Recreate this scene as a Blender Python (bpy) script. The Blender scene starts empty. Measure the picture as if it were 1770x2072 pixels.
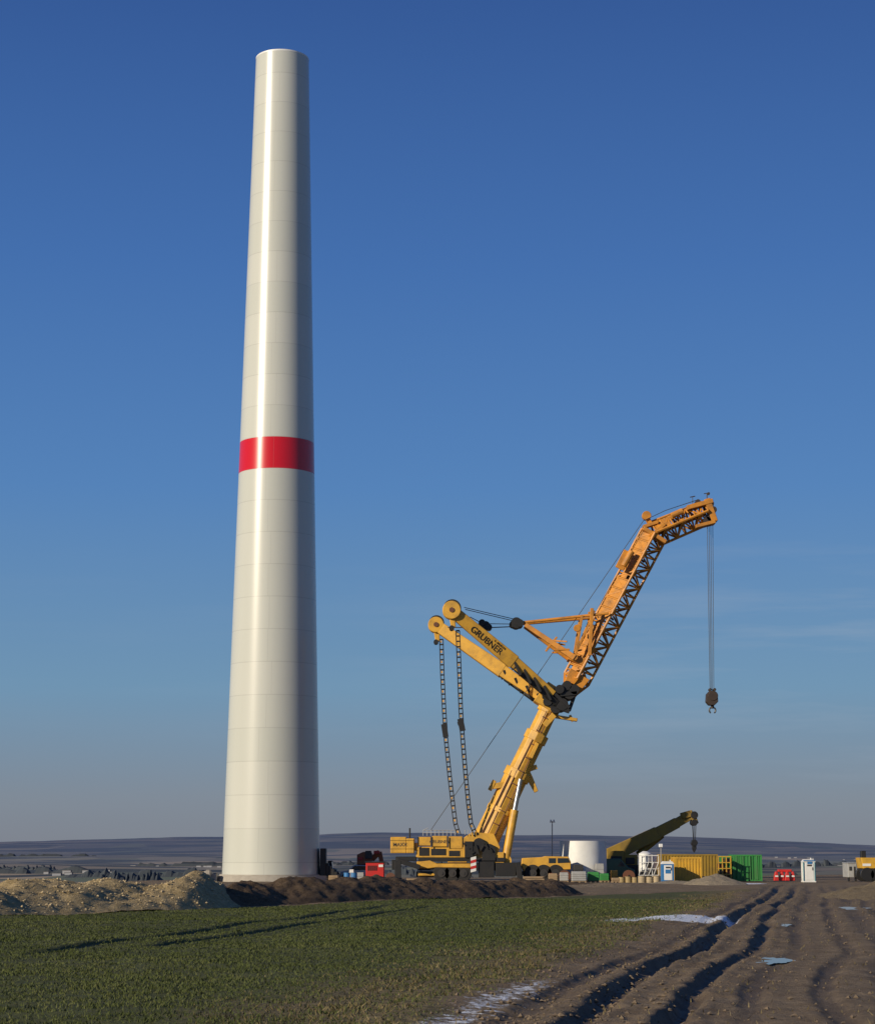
import bpy, math, random
import numpy as np
from mathutils import Vector, Matrix
random.seed(4); rng=np.random.default_rng(4)
S=bpy.context.scene
EYE=1.7
# ---------- survey: measured bearing / elevation at a known distance -> metres on site
def P(a,b,Y):
    s=(1722-b)/4000.0; t=s/(1.0294-.1715*s); Z=Y*t
    return Vector(((a-885)/4000.0*(.9856*Y+.169*Z),Y,Z+EYE))
def G(Y): return -0.0055*Y
# ---------- noise
def _h(ix,iy,seed):
    n=(ix.astype(np.int64)*374761393+iy.astype(np.int64)*668265263+seed*1442695041)&0xffffffff
    n=((n^(n>>13))*1274126177)&0xffffffff
    return ((n^(n>>16))&0xffff)/65535.0
def vn(x,y,seed=0):
    x=np.asarray(x,float);y=np.asarray(y,float)
    ix=np.floor(x);iy=np.floor(y);fx=x-ix;fy=y-iy
    fx=fx*fx*(3-2*fx);fy=fy*fy*(3-2*fy)
    a=_h(ix,iy,seed);b=_h(ix+1,iy,seed);c=_h(ix,iy+1,seed);d=_h(ix+1,iy+1,seed)
    return (a*(1-fx)+b*fx)*(1-fy)+(c*(1-fx)+d*fx)*fy
def fbm(x,y,sc,o=4,seed=0):
    r=0;a=.5;t=0
    for i in range(o):
        r=r+a*(vn(x/sc+i*17.3,y/sc-i*9.1,seed+i)-.5)*2;t+=a;a*=.55;sc*=.47
    return r/t
def sst(e0,e1,x):
    t=np.clip((x-e0)/(e1-e0),0,1);return t*t*(3-2*t)
# ---------- node materials
class N:
    def __init__(s,name):
        s.m=bpy.data.materials.new(name);s.m.use_nodes=True;s.t=s.m.node_tree
        s.b=s.t.nodes['Principled BSDF']
    def n(s,ty,**k):
        q=s.t.nodes.new(ty)
        for a,v in k.items():
            if a.startswith('_'): setattr(q,a[1:],v)
        return q
    def l(s,a,b): s.t.links.new(a,b)
    def coord(s,kind='Object'): return s.n('ShaderNodeTexCoord').outputs[kind]
    def noise(s,scale,detail=4,vec=None,rough=.55,stretch=None):
        v=vec or s.n('ShaderNodeNewGeometry').outputs['Position']
        if stretch:
            mp=s.n('ShaderNodeMapping');mp.inputs['Scale'].default_value=stretch;s.l(v,mp.inputs[0]);v=mp.outputs[0]
        q=s.n('ShaderNodeTexNoise');q.inputs['Scale'].default_value=scale;q.inputs['Detail'].default_value=detail
        q.inputs['Roughness'].default_value=rough;s.l(v,q.inputs['Vector']);return q.outputs['Fac']
    def ramp(s,f,pts):
        r=s.n('ShaderNodeValToRGB');e=r.color_ramp.elements
        while len(e)<len(pts): e.new(.5)
        for el,(p,c) in zip(e,pts):
            el.position=p;el.color=(c,c,c,1) if not hasattr(c,'__len__') else (*c,1)
        s.l(f,r.inputs[0]);return r.outputs[0]
    def mix(s,f,a,b,mode='MIX'):
        q=s.n('ShaderNodeMix',_data_type='RGBA',_blend_type=mode)
        for i,v in ((0,f),(6,a),(7,b)):
            if isinstance(v,(int,float)): q.inputs[i].default_value=v
            elif isinstance(v,tuple): q.inputs[i].default_value=(*v,1)
            else: s.l(v,q.inputs[i])
        return q.outputs[2]
    def math(s,op,a,b=0.):
        q=s.n('ShaderNodeMath',_operation=op)
        for i,v in ((0,a),(1,b)):
            if isinstance(v,(int,float)): q.inputs[i].default_value=v
            else: s.l(v,q.inputs[i])
        return q.outputs[0]
    def attr(s,n):
        q=s.n('ShaderNodeAttribute');q.attribute_name=n;return q.outputs['Fac']
    def bump(s,h,strength,dist):
        q=s.n('ShaderNodeBump');q.inputs['Strength'].default_value=strength;q.inputs['Distance'].default_value=dist
        s.l(h,q.inputs['Height']);s.l(q.outputs[0],s.b.inputs['Normal'])
    def col(s,c): s.l(c,s.b.inputs['Base Color'])
    def rough(s,r):
        if isinstance(r,(int,float)): s.b.inputs['Roughness'].default_value=r
        else: s.l(r,s.b.inputs['Roughness'])
def paint(name,c,rough=.45,grime=.35,metal=0.,sc=1.2,grimec=(.08,.06,.04)):
    m=N(name);f=m.noise(sc,6,rough=.65);g=m.ramp(f,[(.42,0.),(.72,grime)])
    c2=m.mix(m.ramp(m.noise(sc*.35,3),[(.3,0.),(.7,.25)]),c,tuple(x*.7 for x in c))
    m.col(m.mix(g,c2,grimec));m.rough(rough);m.b.inputs['Metallic'].default_value=metal;return m.m
YEL=paint('crane_yellow_paint',(.66,.36,.045),.42,.45)
ORA=paint('jib_orange_paint',(.56,.225,.020),.5,.6)
YEL_SHADE=paint('shaded_yellow_paint',(.28,.175,.018),.6,.5)  # yellow with shade painted in, for second crane and rear container
BLK=paint('black_steel',(.010,.010,.010),.55,.12)
DGR=paint('dark_grey_steel',(.035,.033,.031),.5,.3)
GRY=paint('grey_steel',(.35,.35,.34),.45,.3)
WHT=paint('white_paint',(.70,.70,.67),.45,.12)
RED=paint('red_paint',(.50,.022,.018),.45,.25)
BLU=paint('blue_plastic',(.03,.16,.38),.45,.2)
GRN=paint('green_paint',(.035,.23,.05),.5,.3)
CYL=paint('container_yellow',(.60,.34,.03),.5,.4)
BRN=paint('rust_brown',(.13,.045,.022),.7,.4)
HOOK=paint('hook_dark_paint',(.035,.022,.016),.6,.3)
CONC=paint('concrete',(.36,.33,.28),.85,.3)
WOOD=paint('pallet_wood',(.30,.21,.12),.85,.4)
RUB=paint('rubber',(.013,.013,.013),.85,.25)
CHR=paint('cylinder_rod_steel',(.6,.6,.6),.25,.1,.9)
GLS=paint('window_glass',(.02,.03,.04),.08,.05)
ROPE=paint('wire_rope',(.03,.03,.035),.6,.1)
# ---------- geometry builder
class B:
    def __init__(s): s.v=[];s.f=[]
    def frame(s,p1,p2,roll=0):
        a=(p2-p1).normalized();n=Vector((0,1,0))
        if abs(a.dot(n))>.95: n=Vector((1,0,0))
        m=a.cross(n).normalized();n=m.cross(a).normalized()
        c,sn=math.cos(roll),math.sin(roll)
        return m*c+n*sn,n*c-m*sn,a
    def loft(s,p1,p2,sec1,sec2,roll=0,caps=True):
        m,n,a=s.frame(p1,p2,roll);k=len(sec1);o=len(s.v)
        for p,sec in ((p1,sec1),(p2,sec2)):
            for (x,y) in sec: s.v.append(p+m*x+n*y)
        for i in range(k):
            j=(i+1)%k;s.f.append((o+i,o+j,o+k+j,o+k+i))
        if caps: s.f.append(tuple(range(o+k-1,o-1,-1)));s.f.append(tuple(range(o+k,o+2*k)))
    def beam(s,p1,p2,w,h,w2=None,h2=None,roll=0):
        w2=w2 or w;h2=h2 or h
        r=lambda w,h:[(-w/2,-h/2),(w/2,-h/2),(w/2,h/2),(-w/2,h/2)]
        s.loft(p1,p2,r(w,h),r(w2,h2),roll)
    def cyl(s,p1,p2,r,r2=None,n=12):
        r2=r if r2 is None else r2
        c=lambda r:[(r*math.cos(2*math.pi*(i+.5)/n),r*math.sin(2*math.pi*(i+.5)/n)) for i in range(n)]
        s.loft(p1,p2,c(r),c(r2))
    def box(s,x0,x1,y0,y1,z0,z1):
        o=len(s.v)
        for z in (z0,z1):
            for (x,y) in ((x0,y0),(x1,y0),(x1,y1),(x0,y1)): s.v.append(Vector((x,y,z)))
        s.f+=[(o,o+3,o+2,o+1),(o+4,o+5,o+6,o+7)]+[(o+i,o+(i+1)%4,o+4+(i+1)%4,o+4+i) for i in range(4)]
    def bx(s,a0,b0,a1,b1,Y,dep):
        p=P(a0,b0,Y);q=P(a1,b1 if b1 else b0,Y)
        z0=q.z if b1 else G(Y)
        s.box(p.x,q.x,Y,Y+dep,z0,p.z)
    def poly(s,pts,Y,dep):   # extruded side profile
        o=len(s.v);k=len(pts)
        for y in (Y,Y+dep):
            for (a,b) in pts:
                q=P(a,b,Y);s.v.append(Vector((q.x,y,q.z)))
        s.f.append(tuple(range(o,o+k)));s.f.append(tuple(range(o+2*k-1,o+k-1,-1)))
        for i in range(k):
            j=(i+1)%k;s.f.append((o+j,o+i,o+k+i,o+k+j))
    def disc(s,p,r,w,n=20,r2=None): s.cyl(p-Vector((0,w/2,0)),p+Vector((0,w/2,0)),r,r2,n)
class Obj:
    def __init__(s,name,loc):
        s.e=bpy.data.objects.new(name,None);s.e.location=loc;s.loc=Vector(loc);S.collection.objects.link(s.e)
        s.e.empty_display_size=.5
    def add(s,name,b,mat,bevel=0,smooth=False):
        me=bpy.data.meshes.new(name);me.from_pydata([tuple(v-s.loc) for v in b.v],[],b.f);me.materials.append(mat)
        import bmesh
        bm=bmesh.new();bm.from_mesh(me);bmesh.ops.recalc_face_normals(bm,faces=bm.faces);bm.to_mesh(me);bm.free()
        o=bpy.data.objects.new(name,me);S.collection.objects.link(o);o.parent=s.e
        if bevel:
            md=o.modifiers.new('b','BEVEL');md.width=bevel;md.segments=1;md.limit_method='ANGLE'
        if smooth:
            for p in me.polygons:p.use_smooth=True
            try: me.set_sharp_from_angle(angle=math.radians(35))
            except Exception: pass
        return o
    def text(s,name,body,loc,size,mat,xa=Vector((1,0,0)),nrm=Vector((0,-1,0))):
        c=bpy.data.curves.new(name,'FONT');c.body=body;c.size=size;c.align_x='CENTER';c.align_y='CENTER';c.extrude=.004
        c.offset=size*.012
        c.materials.append(mat);o=bpy.data.objects.new(name,c);S.collection.objects.link(o);o.parent=s.e
        o.location=Vector(loc)-s.loc
        xa=xa.normalized();nrm=nrm.normalized();ya=nrm.cross(xa).normalized()
        o.rotation_euler=Matrix((xa,ya,nrm)).transposed().to_euler()
def mesh_obj(name,V,F,mat,smooth=False,attrs={}):
    me=bpy.data.meshes.new(name);V=np.asarray(V,np.float32);F=np.asarray(F,np.int32);k=F.shape[1]
    me.vertices.add(len(V));me.vertices.foreach_set('co',V.ravel())
    me.loops.add(F.size);me.loops.foreach_set('vertex_index',F.ravel())
    me.polygons.add(len(F));me.polygons.foreach_set('loop_start',np.arange(0,F.size,k,dtype=np.int32))
    me.polygons.foreach_set('use_smooth',np.full(len(F),smooth))
    me.update(calc_edges=True)
    for n,a in attrs.items():
        at=me.attributes.new(n,'FLOAT','POINT');at.data.foreach_set('value',np.asarray(a,np.float32))
    me.materials.append(mat);o=bpy.data.objects.new(name,me);S.collection.objects.link(o);return o
def gridf(nr,nc):
    i=np.arange(nr-1)[:,None]*nc+np.arange(nc-1)[None,:]
    return np.stack([i,i+1,i+nc+1,i+nc],-1).reshape(-1,4)
# ================= TERRAIN =================
def track_line(X,Y,x0,y0,x1,y1):
    dx,dy=x1-x0,y1-y0;L=math.hypot(dx,dy);dx/=L;dy/=L
    t=(X-x0)*dx+(Y-y0)*dy;d=(X-x0)*dy-(Y-y0)*dx
    return d,sst(-2,2,t)*(1-sst(L-2,L+2,t))
def terrain(X,Y):
    c=X-.19*Y+.25*fbm(X,Y,9,2,5)
    base=-.0055*np.minimum(Y,235)
    near=1-sst(120,160,Y)
    Yf=91+1.85*X+2.0*fbm(X,Y,8,3,9)
    pad=sst(-1.5,1.5,Y-Yf)
    road=sst(-4.7,-3.7,c+.7*fbm(X,Y,2.2,3,3))*(1-sst(4.6,5.6,c))
    dirt=np.maximum(road,pad*(1-sst(20,60,-X-8)))
    dry=np.clip(sst(-8.5,-4.2,c+1.6*fbm(X,Y,3,3,21))+sst(4.0,5,c),0,1)*(1-pad*.5)
    dry=np.where(c>0,dry*(1-sst(7,14,c)),dry)
    h=base.copy()
    wob=.22*fbm(X*0,Y,14,2,31)
    trk=np.zeros_like(X)
    for (cc,w,d,sd) in ((-2.65,.18,.19,1),(-1.62,.16,.14,2),(-.75,.16,.04,3),(.25,.16,.055,4),(1.1,.25,.03,5),(1.9,.17,.065,6),(-3.35,.16,.05,7),(3.1,.2,.04,8)):
        cw=c+wob+.10*fbm(X*0,Y,5,2,40+sd)+.07*fbm(X,Y,.7,2,45+sd)
        am=.45+.75*vn(X*0,Y/4.5,60+sd)
        dd=np.abs(cw-cc)
        rr=-d*am*np.exp(-(dd/w)**4)+.25*d*am*np.exp(-((dd-w*1.7)/(w*.8))**2)
        h=h+rr*near
        trk=np.maximum(trk,np.exp(-(dd/(w*1.3))**4)*am*near*(.5+4*d))
    wet=np.clip(trk,0,1)*road
    h+=near*road*(.032*fbm(X,Y,1.1,4,71)+.018*fbm(X,Y,.22,3,72))*(.6+.9*np.exp(-((c+2.4)/1.5)**2))
    h+=near*.13*np.exp(-((c+4.4)/.8)**2)*(.6+.6*fbm(X,Y,2,3,77))
    h+=near*(1-road)*(.022*fbm(X,Y,.5,3,73)+.10*fbm(X,Y,7,2,74))
    h+=pad*(1-sst(180,230,Y))*.05*fbm(X,Y,1.5,4,75)
    trk=0
    for q in ((-7.4,39,-1.9,80),(-5.6,41.5,-.2,79)):
        d,mk=track_line(X,Y,*q);d=d+.12*fbm(X,Y,6,2,90)
        g=np.exp(-(d/.22)**4)*mk;h-=.11*g;h+=.03*np.exp(-((np.abs(d)-.42)/.15)**2)*mk;trk=np.maximum(trk,g)
    dirt=np.maximum(dirt,trk*.9)
    Ye=150+75*sst(-32,-21,X)+np.clip(X-20,0,60)*1.0
    e=np.clip(Y-Ye,0,None)
    h=h-30*(1-np.exp(-e/200))
    ridge=np.interp(X/np.maximum(Y,1),np.array([-.6,-.22,-.17,-.11,-.045,.004,.03,.09,.13,.165,.218,.6]),np.array([30,44,58,74,92,92,80,80,74,50,22,10.]))
    far=sst(7000,12000,Y)
    h+=far*(ridge+33)*1.0
    h+=sst(900,2500,Y)*(15*fbm(X,Y,1000,4,101))+sst(4500,8000,Y)*24*np.abs(fbm(X,Y,2600,3,104))
    h-=sst(12400,14500,Y)*200
    snow=np.zeros_like(X)
    snow=np.maximum(snow,np.exp(-(((X-7.0-.25*(Y-60))/1.9)**2+((Y-60)/3.2)**2)**2)*1.25)
    snow=np.maximum(snow,.50*np.exp(-((c+3.95)/.45)**2)*(1-sst(27,32,Y)))
    snow=np.maximum(snow,1.1*np.exp(-(((X-24.5)/1.6)**2+((Y-160)/5)**2)))
    return h,dirt,dry,snow,pad,c,wet
rows=np.concatenate([np.arange(-30,14,1.5),14*np.exp(np.arange(0,math.log(120/14),.0035)),np.arange(120.3,262,.8),262*np.exp(np.arange(0,math.log(15000/262),.016))])
q=np.concatenate([-np.exp(np.linspace(math.log(2.0),math.log(.29),50)),np.linspace(-.285,.285,430),np.exp(np.linspace(math.log(.29),math.log(2.0),50))])
Yg=np.repeat(rows[:,None],len(q),1);Xg=q[None,:]*np.sqrt(Yg**2+80)
h,dirt,dry,snow,pad,cc,wet=terrain(Xg,Yg)
V=np.stack([Xg,Yg,h],-1).reshape(-1,3)
m=N('ground_soil_and_fields')
pos=m.n('ShaderNodeNewGeometry').outputs['Position']
nf=m.noise(9,6);nm=m.noise(1.3,5);nl=m.noise(.12,4)
green=m.mix(m.ramp(nm,[(.3,0.),(.7,1.)]),(.050,.060,.018),(.082,.094,.029))
green=m.mix(m.ramp(nf,[(.45,0.),(.65,.55)]),green,(.078,.063,.034))
green=m.mix(m.ramp(nl,[(.35,0.),(.7,.45)]),green,(.100,.105,.036))
dryc=m.mix(m.ramp(nf,[(.35,0.),(.65,1.)]),(.085,.070,.032),(.19,.150,.078))
dc=m.mix(m.ramp(m.noise(1.6,7,rough=.68),[(.3,0.),(.7,1.)]),(.120,.084,.050),(.230,.175,.112))
dc=m.mix(m.ramp(m.noise(14,5,rough=.7),[(.5,0.),(.75,.6)]),dc,(.29,.23,.16))
dc=m.mix(m.ramp(m.noise(.5,4,rough=.6),[(.4,0.),(.7,.5)]),dc,(.095,.067,.041))
dc=m.mix(m.math('MULTIPLY',m.attr('wet'),.7),dc,(.052,.038,.025))
def mask(at,lo=.3,hi=.7,amp=.5,sc=6):
    a=m.math('ADD',m.attr(at),m.math('MULTIPLY',m.math('SUBTRACT',m.noise(sc,5,rough=.65),.5),amp))
    return m.ramp(a,[(lo,0.),(hi,1.)])
c=m.mix(mask('dry',.2,.8,.9,4),green,dryc)
c=m.mix(mask('dirt',.35,.6,.6,3),c,dc)
c=m.mix(mask('snow',.42,.6,1.3,7),c,(.62,.66,.72))
mp=m.n('ShaderNodeMapping');mp.inputs['Scale'].default_value=(1/260,1/560,0);mp.inputs['Rotation'].default_value=(0,0,.25);m.l(pos,mp.inputs[0])
vo=m.n('ShaderNodeTexVoronoi');vo.inputs['Scale'].default_value=1;m.l(mp.outputs[0],vo.inputs['Vector'])
sep=m.n('ShaderNodeSeparateColor');m.l(vo.outputs['Color'],sep.inputs[0])
fc=m.ramp(sep.outputs[0],[(0.,(.11,.11,.08)),(.22,(.21,.18,.12)),(.4,(.10,.13,.065)),(.62,(.38,.29,.18)),(.8,(.12,.105,.08)),(1.,(.27,.23,.16))])
mp2=m.n('ShaderNodeMapping');mp2.inputs['Scale'].default_value=(1/900,1/420,0);m.l(pos,mp2.inputs[0])
wood=m.ramp(m.noise(1,6,mp2.outputs[0],.6),[(.50,0.),(.53,1.)])
fc=m.mix(wood,fc,(.028,.034,.028))
haze=m.ramp(m.attr('far'),[(0.,.08),(.2,.22),(.45,.40),(.65,.62),(1.,.80)])  # aerial haze painted into the base colour, stronger with distance
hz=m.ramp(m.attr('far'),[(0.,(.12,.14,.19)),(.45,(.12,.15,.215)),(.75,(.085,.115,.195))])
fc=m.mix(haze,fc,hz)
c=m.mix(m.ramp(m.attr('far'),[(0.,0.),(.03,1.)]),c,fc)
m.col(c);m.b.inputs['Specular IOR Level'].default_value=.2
m.rough(m.ramp(m.attr('wet'),[(0.,.95),(1.,.58)]))
m.bump(m.math('ADD',m.noise(16,6,rough=.7),m.math('MULTIPLY',m.noise(3.5,4),1.5)),.8,.055)
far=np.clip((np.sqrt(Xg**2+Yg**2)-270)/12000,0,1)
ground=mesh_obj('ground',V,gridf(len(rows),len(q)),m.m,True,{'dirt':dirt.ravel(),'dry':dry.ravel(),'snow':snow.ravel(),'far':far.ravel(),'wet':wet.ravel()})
# ---- grass blades
def blades(name,n,y0,y1,sel,hgt,mat,qlo,qhi,pw=1.2,spread=.6):
    u=rng.random(n);a=1-pw+1
    Y=(y0**(a)+(y1**a-y0**a)*u)**(1/a) if abs(a)>.01 else y0*(y1/y0)**u
    X=(qlo+(qhi-qlo)*rng.random(n))*Y
    h,di,dr,sn,pd,cx,_=terrain(X,Y)
    k=rng.random(n)<sel(X,Y,di,dr,cx,sn)
    X,Y,h=X[k],Y[k],h[k];n=len(X)
    H=hgt*(.5+rng.random(n))*(.6+.8*vn(X/1.2,Y/1.2,200));w=.005+.00026*Y
    an=rng.random(n)*6.283;ln=rng.random(n)*spread*H*1.6;la=rng.random(n)*6.283
    bx,by=np.cos(an)*w,np.sin(an)*w
    v=np.stack([np.stack([X-bx,Y-by,h-.01],-1),np.stack([X+bx,Y+by,h-.01],-1),np.stack([X+np.cos(la)*ln,Y+np.sin(la)*ln,h+H],-1)],1).reshape(-1,3)
    f=np.arange(3*n).reshape(-1,3)
    rv=np.repeat(np.clip(rng.random(n)*.6+.4*vn(X/2.5,Y/2.5,222),0,1),3)
    mesh_obj(name,v,f,mat,False,{'rv':rv})
def bladem(name,c1,c2,c3):
    m=N(name);m.col(m.ramp(m.attr('rv'),[(0.,c1),(.6,c2),(1.,c3)]));m.rough(.75);m.b.inputs['Specular IOR Level'].default_value=.15
    return m.m
gm=bladem('wheat_blades',(.036,.048,.013),(.070,.086,.025),(.118,.118,.046))
dm=bladem('dry_blades',(.070,.057,.024),(.135,.108,.050),(.24,.19,.105))
blades('grass',340000,17,95,lambda X,Y,di,dr,cx,sn:(1-np.clip(di*1.3,0,1))*(1-.6*dr)*(.3+.7*(vn(X/.4,Y/.4,300)>.4)),.032,gm,-.30,.2,1.25,1.)
blades('dry_grass',110000,17,110,lambda X,Y,di,dr,cx,sn:(np.clip(dr-di*.95,0,1))*(1-np.clip(sn,0,.9))*(.2+.8*(vn(X/.6,Y/.6,310)>.5)),.042,dm,-.12,.30,1.2,1.2)
# ---- clods and stones
def stones(name,pts,sizes,mat,jit=.3):
    base=np.array([(1,0,0),(-1,0,0),(0,1,0),(0,-1,0),(0,0,1),(0,0,-1)],float)
    fa=np.array([(0,2,4),(2,1,4),(1,3,4),(3,0,4),(2,0,5),(1,2,5),(3,1,5),(0,3,5)])
    n=len(pts);v=base[None]*(1+jit*(rng.random((n,6,3))-.5)*2)+ (rng.random((n,6,3))-.5)*jit
    an=rng.random(n)*6.28;cs,sn=np.cos(an)[:,None],np.sin(an)[:,None]
    x=v[:,:,0]*cs-v[:,:,1]*sn;y=v[:,:,0]*sn+v[:,:,1]*cs
    v=np.stack([x,y,v[:,:,2]*.65],-1)*sizes[:,None,None]+pts[:,None,:]
    f=(fa[None]+np.arange(n)[:,None,None]*6).reshape(-1,3)
    mesh_obj(name,v.reshape(-1,3),f,mat)
clod=paint('soil_clods',(.16,.118,.076),.95,.5,sc=5)
n=14000;Y=17*(120/17)**rng.random(n);X=(-.05+.32*rng.random(n))*Y
hh,di,dr,sn,pd,cx,_=terrain(X,Y);k=(rng.random(n)<di*(.15+.85*np.exp(-((cx+3)/1.2)**2)))&(Y<110)
X,Y,hh=X[k],Y[k],hh[k];sz=.010+.035*rng.random(len(X))**3
stones('soil_clods',np.stack([X,Y,hh+sz*.3],-1),sz,clod)
# ---- mounds
def mound(name,x0,x1,off,hw,hfun,mat,seed,rough,res=.09):
    nx=int((x1-x0)/res);ny=int(2*hw/res)
    u=np.linspace(x0,x1,nx)[:,None]*np.ones((1,ny));w=np.linspace(-1,1,ny)[None,:]*np.ones((nx,1))
    X=u;Y=91+1.85*X+off+w*hw*1.9
    prof=np.clip(1-np.abs(w+.18*fbm(X,Y,4,2,seed+3))**1.7,0,1)
    H=hfun(X)*prof*(1+.30*fbm(X,Y,3.2,3,seed))+prof**.5*rough*(fbm(X,Y,.9,4,seed+1)+.45*fbm(X,Y,.25,3,seed+2))
    edge=sst(x0,x0+1.5,X)*(1-sst(x1-2,x1,X))
    g=terrain(X,Y)[0]
    Z=g-.12+(H+.10)*edge
    mesh_obj(name,np.stack([X,Y,Z],-1).reshape(-1,3),gridf(nx,ny),mat,True)
    return X,Y,Z,prof*edge
def soilm(name,c1,c2,c3,sc=3):
    m=N(name);c=m.mix(m.ramp(m.noise(sc,7,rough=.7),[(.32,0.),(.68,1.)]),c1,c2)
    c=m.mix(m.ramp(m.noise(sc*5,4,rough=.7),[(.52,0.),(.7,.8)]),c,c3)
    m.col(c);m.rough(.95);m.b.inputs['Specular IOR Level'].default_value=.15;m.bump(m.noise(sc*4,6,rough=.7),.9,.1);return m.m
gravm=soilm('chalky_gravel',(.26,.19,.088),(.47,.36,.19),(.54,.44,.27))
darkm=soilm('dark_topsoil',(.058,.038,.023),(.130,.090,.054),(.21,.155,.10))
sandm=soilm('sand',(.22,.18,.12),(.30,.25,.18),(.36,.31,.24))
gx=mound('gravel_mound',-46,-7.2,4.4,3.0,lambda X:1.02+.15*np.cos((X+13.5)*1.25)+.08*np.cos((X+9.5)*2.6),gravm,500,.17)
mound('dirt_mound',-9.5,8.6,6.4,2.5,lambda X:np.interp(X,[-10,-8,0,5,9],[1.02,.94,.90,.76,.35]),darkm,520,.20)
X,Y,Z,pf=[a.ravel() for a in gx];k=rng.choice(len(X),9000);k=k[pf[k]>.1];sz=.02+.06*rng.random(len(k))**2.5
stones('gravel_rocks',np.stack([X[k],Y[k],Z[k]+sz*.1],-1),sz,paint('limestone_rock',(.47,.37,.21),.9,.5,sc=4),.35)
def pile(name,cx,cy,rx,ry,H,mat,seed):
    n=70;u=np.linspace(-1,1,n)[:,None]*np.ones((1,n));w=u.T
    r=np.sqrt(u*u+w*w);X=cx+u*rx;Y=cy+w*ry
    Z=G(Y)-.08+H*np.clip(1-r,0,1)**.85*(1+.3*fbm(X,Y,1.2,3,seed))+.06*fbm(X,Y,.5,3,seed+1)*(r<1)
    mesh_obj(name,np.stack([X,Y,Z],-1).reshape(-1,3),gridf(n,n),mat,True)
p=P(1447,1785,152);pile('sand_pile',p.x,152,2.6,4,.95,sandm,600)
p=P(1375,1785,158);pile('sand_pile',p.x,160,3.0,3,.35,sandm,610)
p=P(1225,1790,140);pile('dirt_pile',p.x,140,4.0,4,.35,soilm('brown_rubble',(.12,.09,.06),(.24,.19,.13),(.35,.30,.22)),620)
p=P(1100,1790,150);pile('dirt_pile',p.x,152,5.0,4,.45,darkm,630)
p=P(1800,1790,95);pile('dirt_pile',p.x,98,2.6,9,.75,soilm('road_berm',(.12,.09,.055),(.20,.16,.10),(.28,.23,.15)),640)
# ---- puddles
pm=N('puddle_water');pm.col(pm.mix(.0,(.04,.045,.05),(.1,.1,.1)));pm.rough(.03);pm.b.inputs['Specular IOR Level'].default_value=.9
pm.bump(pm.noise(3,2),.05,.01)
def puddle(cx,cy,rx,ry,seed):
    n=60
    vs=[Vector((cx,cy,0))]
    for i in range(n):
        a=2*math.pi*i/n;r=1+.7*float(fbm(np.array([math.cos(a)*2+seed]),np.array([math.sin(a)*2]),1.,4,seed)[0])
        vs.append(Vector((cx+rx*r*math.cos(a)+.19*ry*r*math.sin(a),cy+ry*r*math.sin(a),0)))
    hs=terrain(np.array([v.x for v in vs]),np.array([v.y for v in vs]))[0];z=np.percentile(hs,50)+.004
    V=[(v.x,v.y,z) for v in vs]
    me=bpy.data.meshes.new('puddle');me.from_pydata(V,[],[(0,1+i,1+(i+1)%n) for i in range(n)]);me.materials.append(pm.m)
    o=bpy.data.objects.new('puddle',me);S.collection.objects.link(o)
puddle(5.78,35.4,.36,1.2,1);puddle(15.4,75,.60,1.9,2);puddle(9.35,54.5,.17,.9,3);puddle(24.5,118,.8,2.5,4)
# ================= TOWER =================
T=Vector((-14.9,180,G(180)))
tw=Obj('wind_turbine_tower',T)
tm=N('tower_coated_steel')
oc=tm.coord('Object');sp=tm.n('ShaderNodeSeparateXYZ');tm.l(oc,sp.inputs[0])
z=sp.outputs[2]
ring=2.95
zz_=tm.math('DIVIDE',tm.math('ADD',z,1.32),ring)
zf=tm.math('FRACT',zz_);zi=tm.math('FLOOR',zz_)
line=tm.ramp(zf,[(0.,1.),(.014,1.),(.026,0.),(1.,0.)])
wn=tm.n('ShaderNodeTexWhiteNoise');wn.noise_dimensions='1D';tm.l(zi,wn.inputs['W'])
ang=tm.math('ARCTAN2',sp.outputs[1],sp.outputs[0])
af=tm.math('SUBTRACT',ang,tm.math('ADD',-1.80,tm.math('MULTIPLY',wn.outputs['Value'],.28)))
vline=tm.ramp(tm.math('ABSOLUTE',af),[(0.,1.),(.004,1.),(.007,0.)])
seam=tm.math('MAXIMUM',line,tm.math('MULTIPLY',vline,.6))
white=tm.mix(wn.outputs['Value'],(.475,.485,.43),(.505,.51,.455))
white=tm.mix(tm.ramp(tm.noise(.5,5,oc,.6,(1,1,.10)),[(.4,0.),(.75,.12)]),white,(.34,.34,.29))
inb=tm.math('MULTIPLY',tm.math('GREATER_THAN',z,37.03),tm.math('LESS_THAN',z,39.98))
cT=tm.mix(inb,white,(.52,.006,.010))
cT=tm.mix(tm.math('MULTIPLY',seam,.32),cT,(.22,.21,.19))
tm.col(cT);tm.rough(.25)
tm.b.inputs['Specular IOR Level'].default_value=.6
tm.bump(tm.noise(.55,2,oc,.5,(1,1,.35)),.12,.012)
TOP=77.7
Zs=[.5]+[ring*i-1.32 for i in range(1,27)]
Zs=[zz for zz in Zs if zz<TOP-.5]+[TOP]
def rad(z): return (8.78-(z)*.0478)/2
n=160;vs=[];fs=[]
for zz in Zs:
    for i in range(n):
        a=2*math.pi*i/n;r=rad(zz);vs.append((r*math.cos(a),r*math.sin(a),zz))
fs=[(j*n+i,j*n+(i+1)%n,(j+1)*n+(i+1)%n,(j+1)*n+i) for j in range(len(Zs)-1) for i in range(n)]
me=bpy.data.meshes.new('tower_shell');me.from_pydata(vs,[],fs);me.materials.append(tm.m)
for p_ in me.polygons:p_.use_smooth=True
o=bpy.data.objects.new('tower_shell',me);S.collection.objects.link(o);o.parent=tw.e
b=B();b.cyl(T+Vector((0,0,TOP-.1)),T+Vector((0,0,TOP+.06)),rad(78)+.02,None,96);tw.add('top_flange',b,WHT,0,True)
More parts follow.
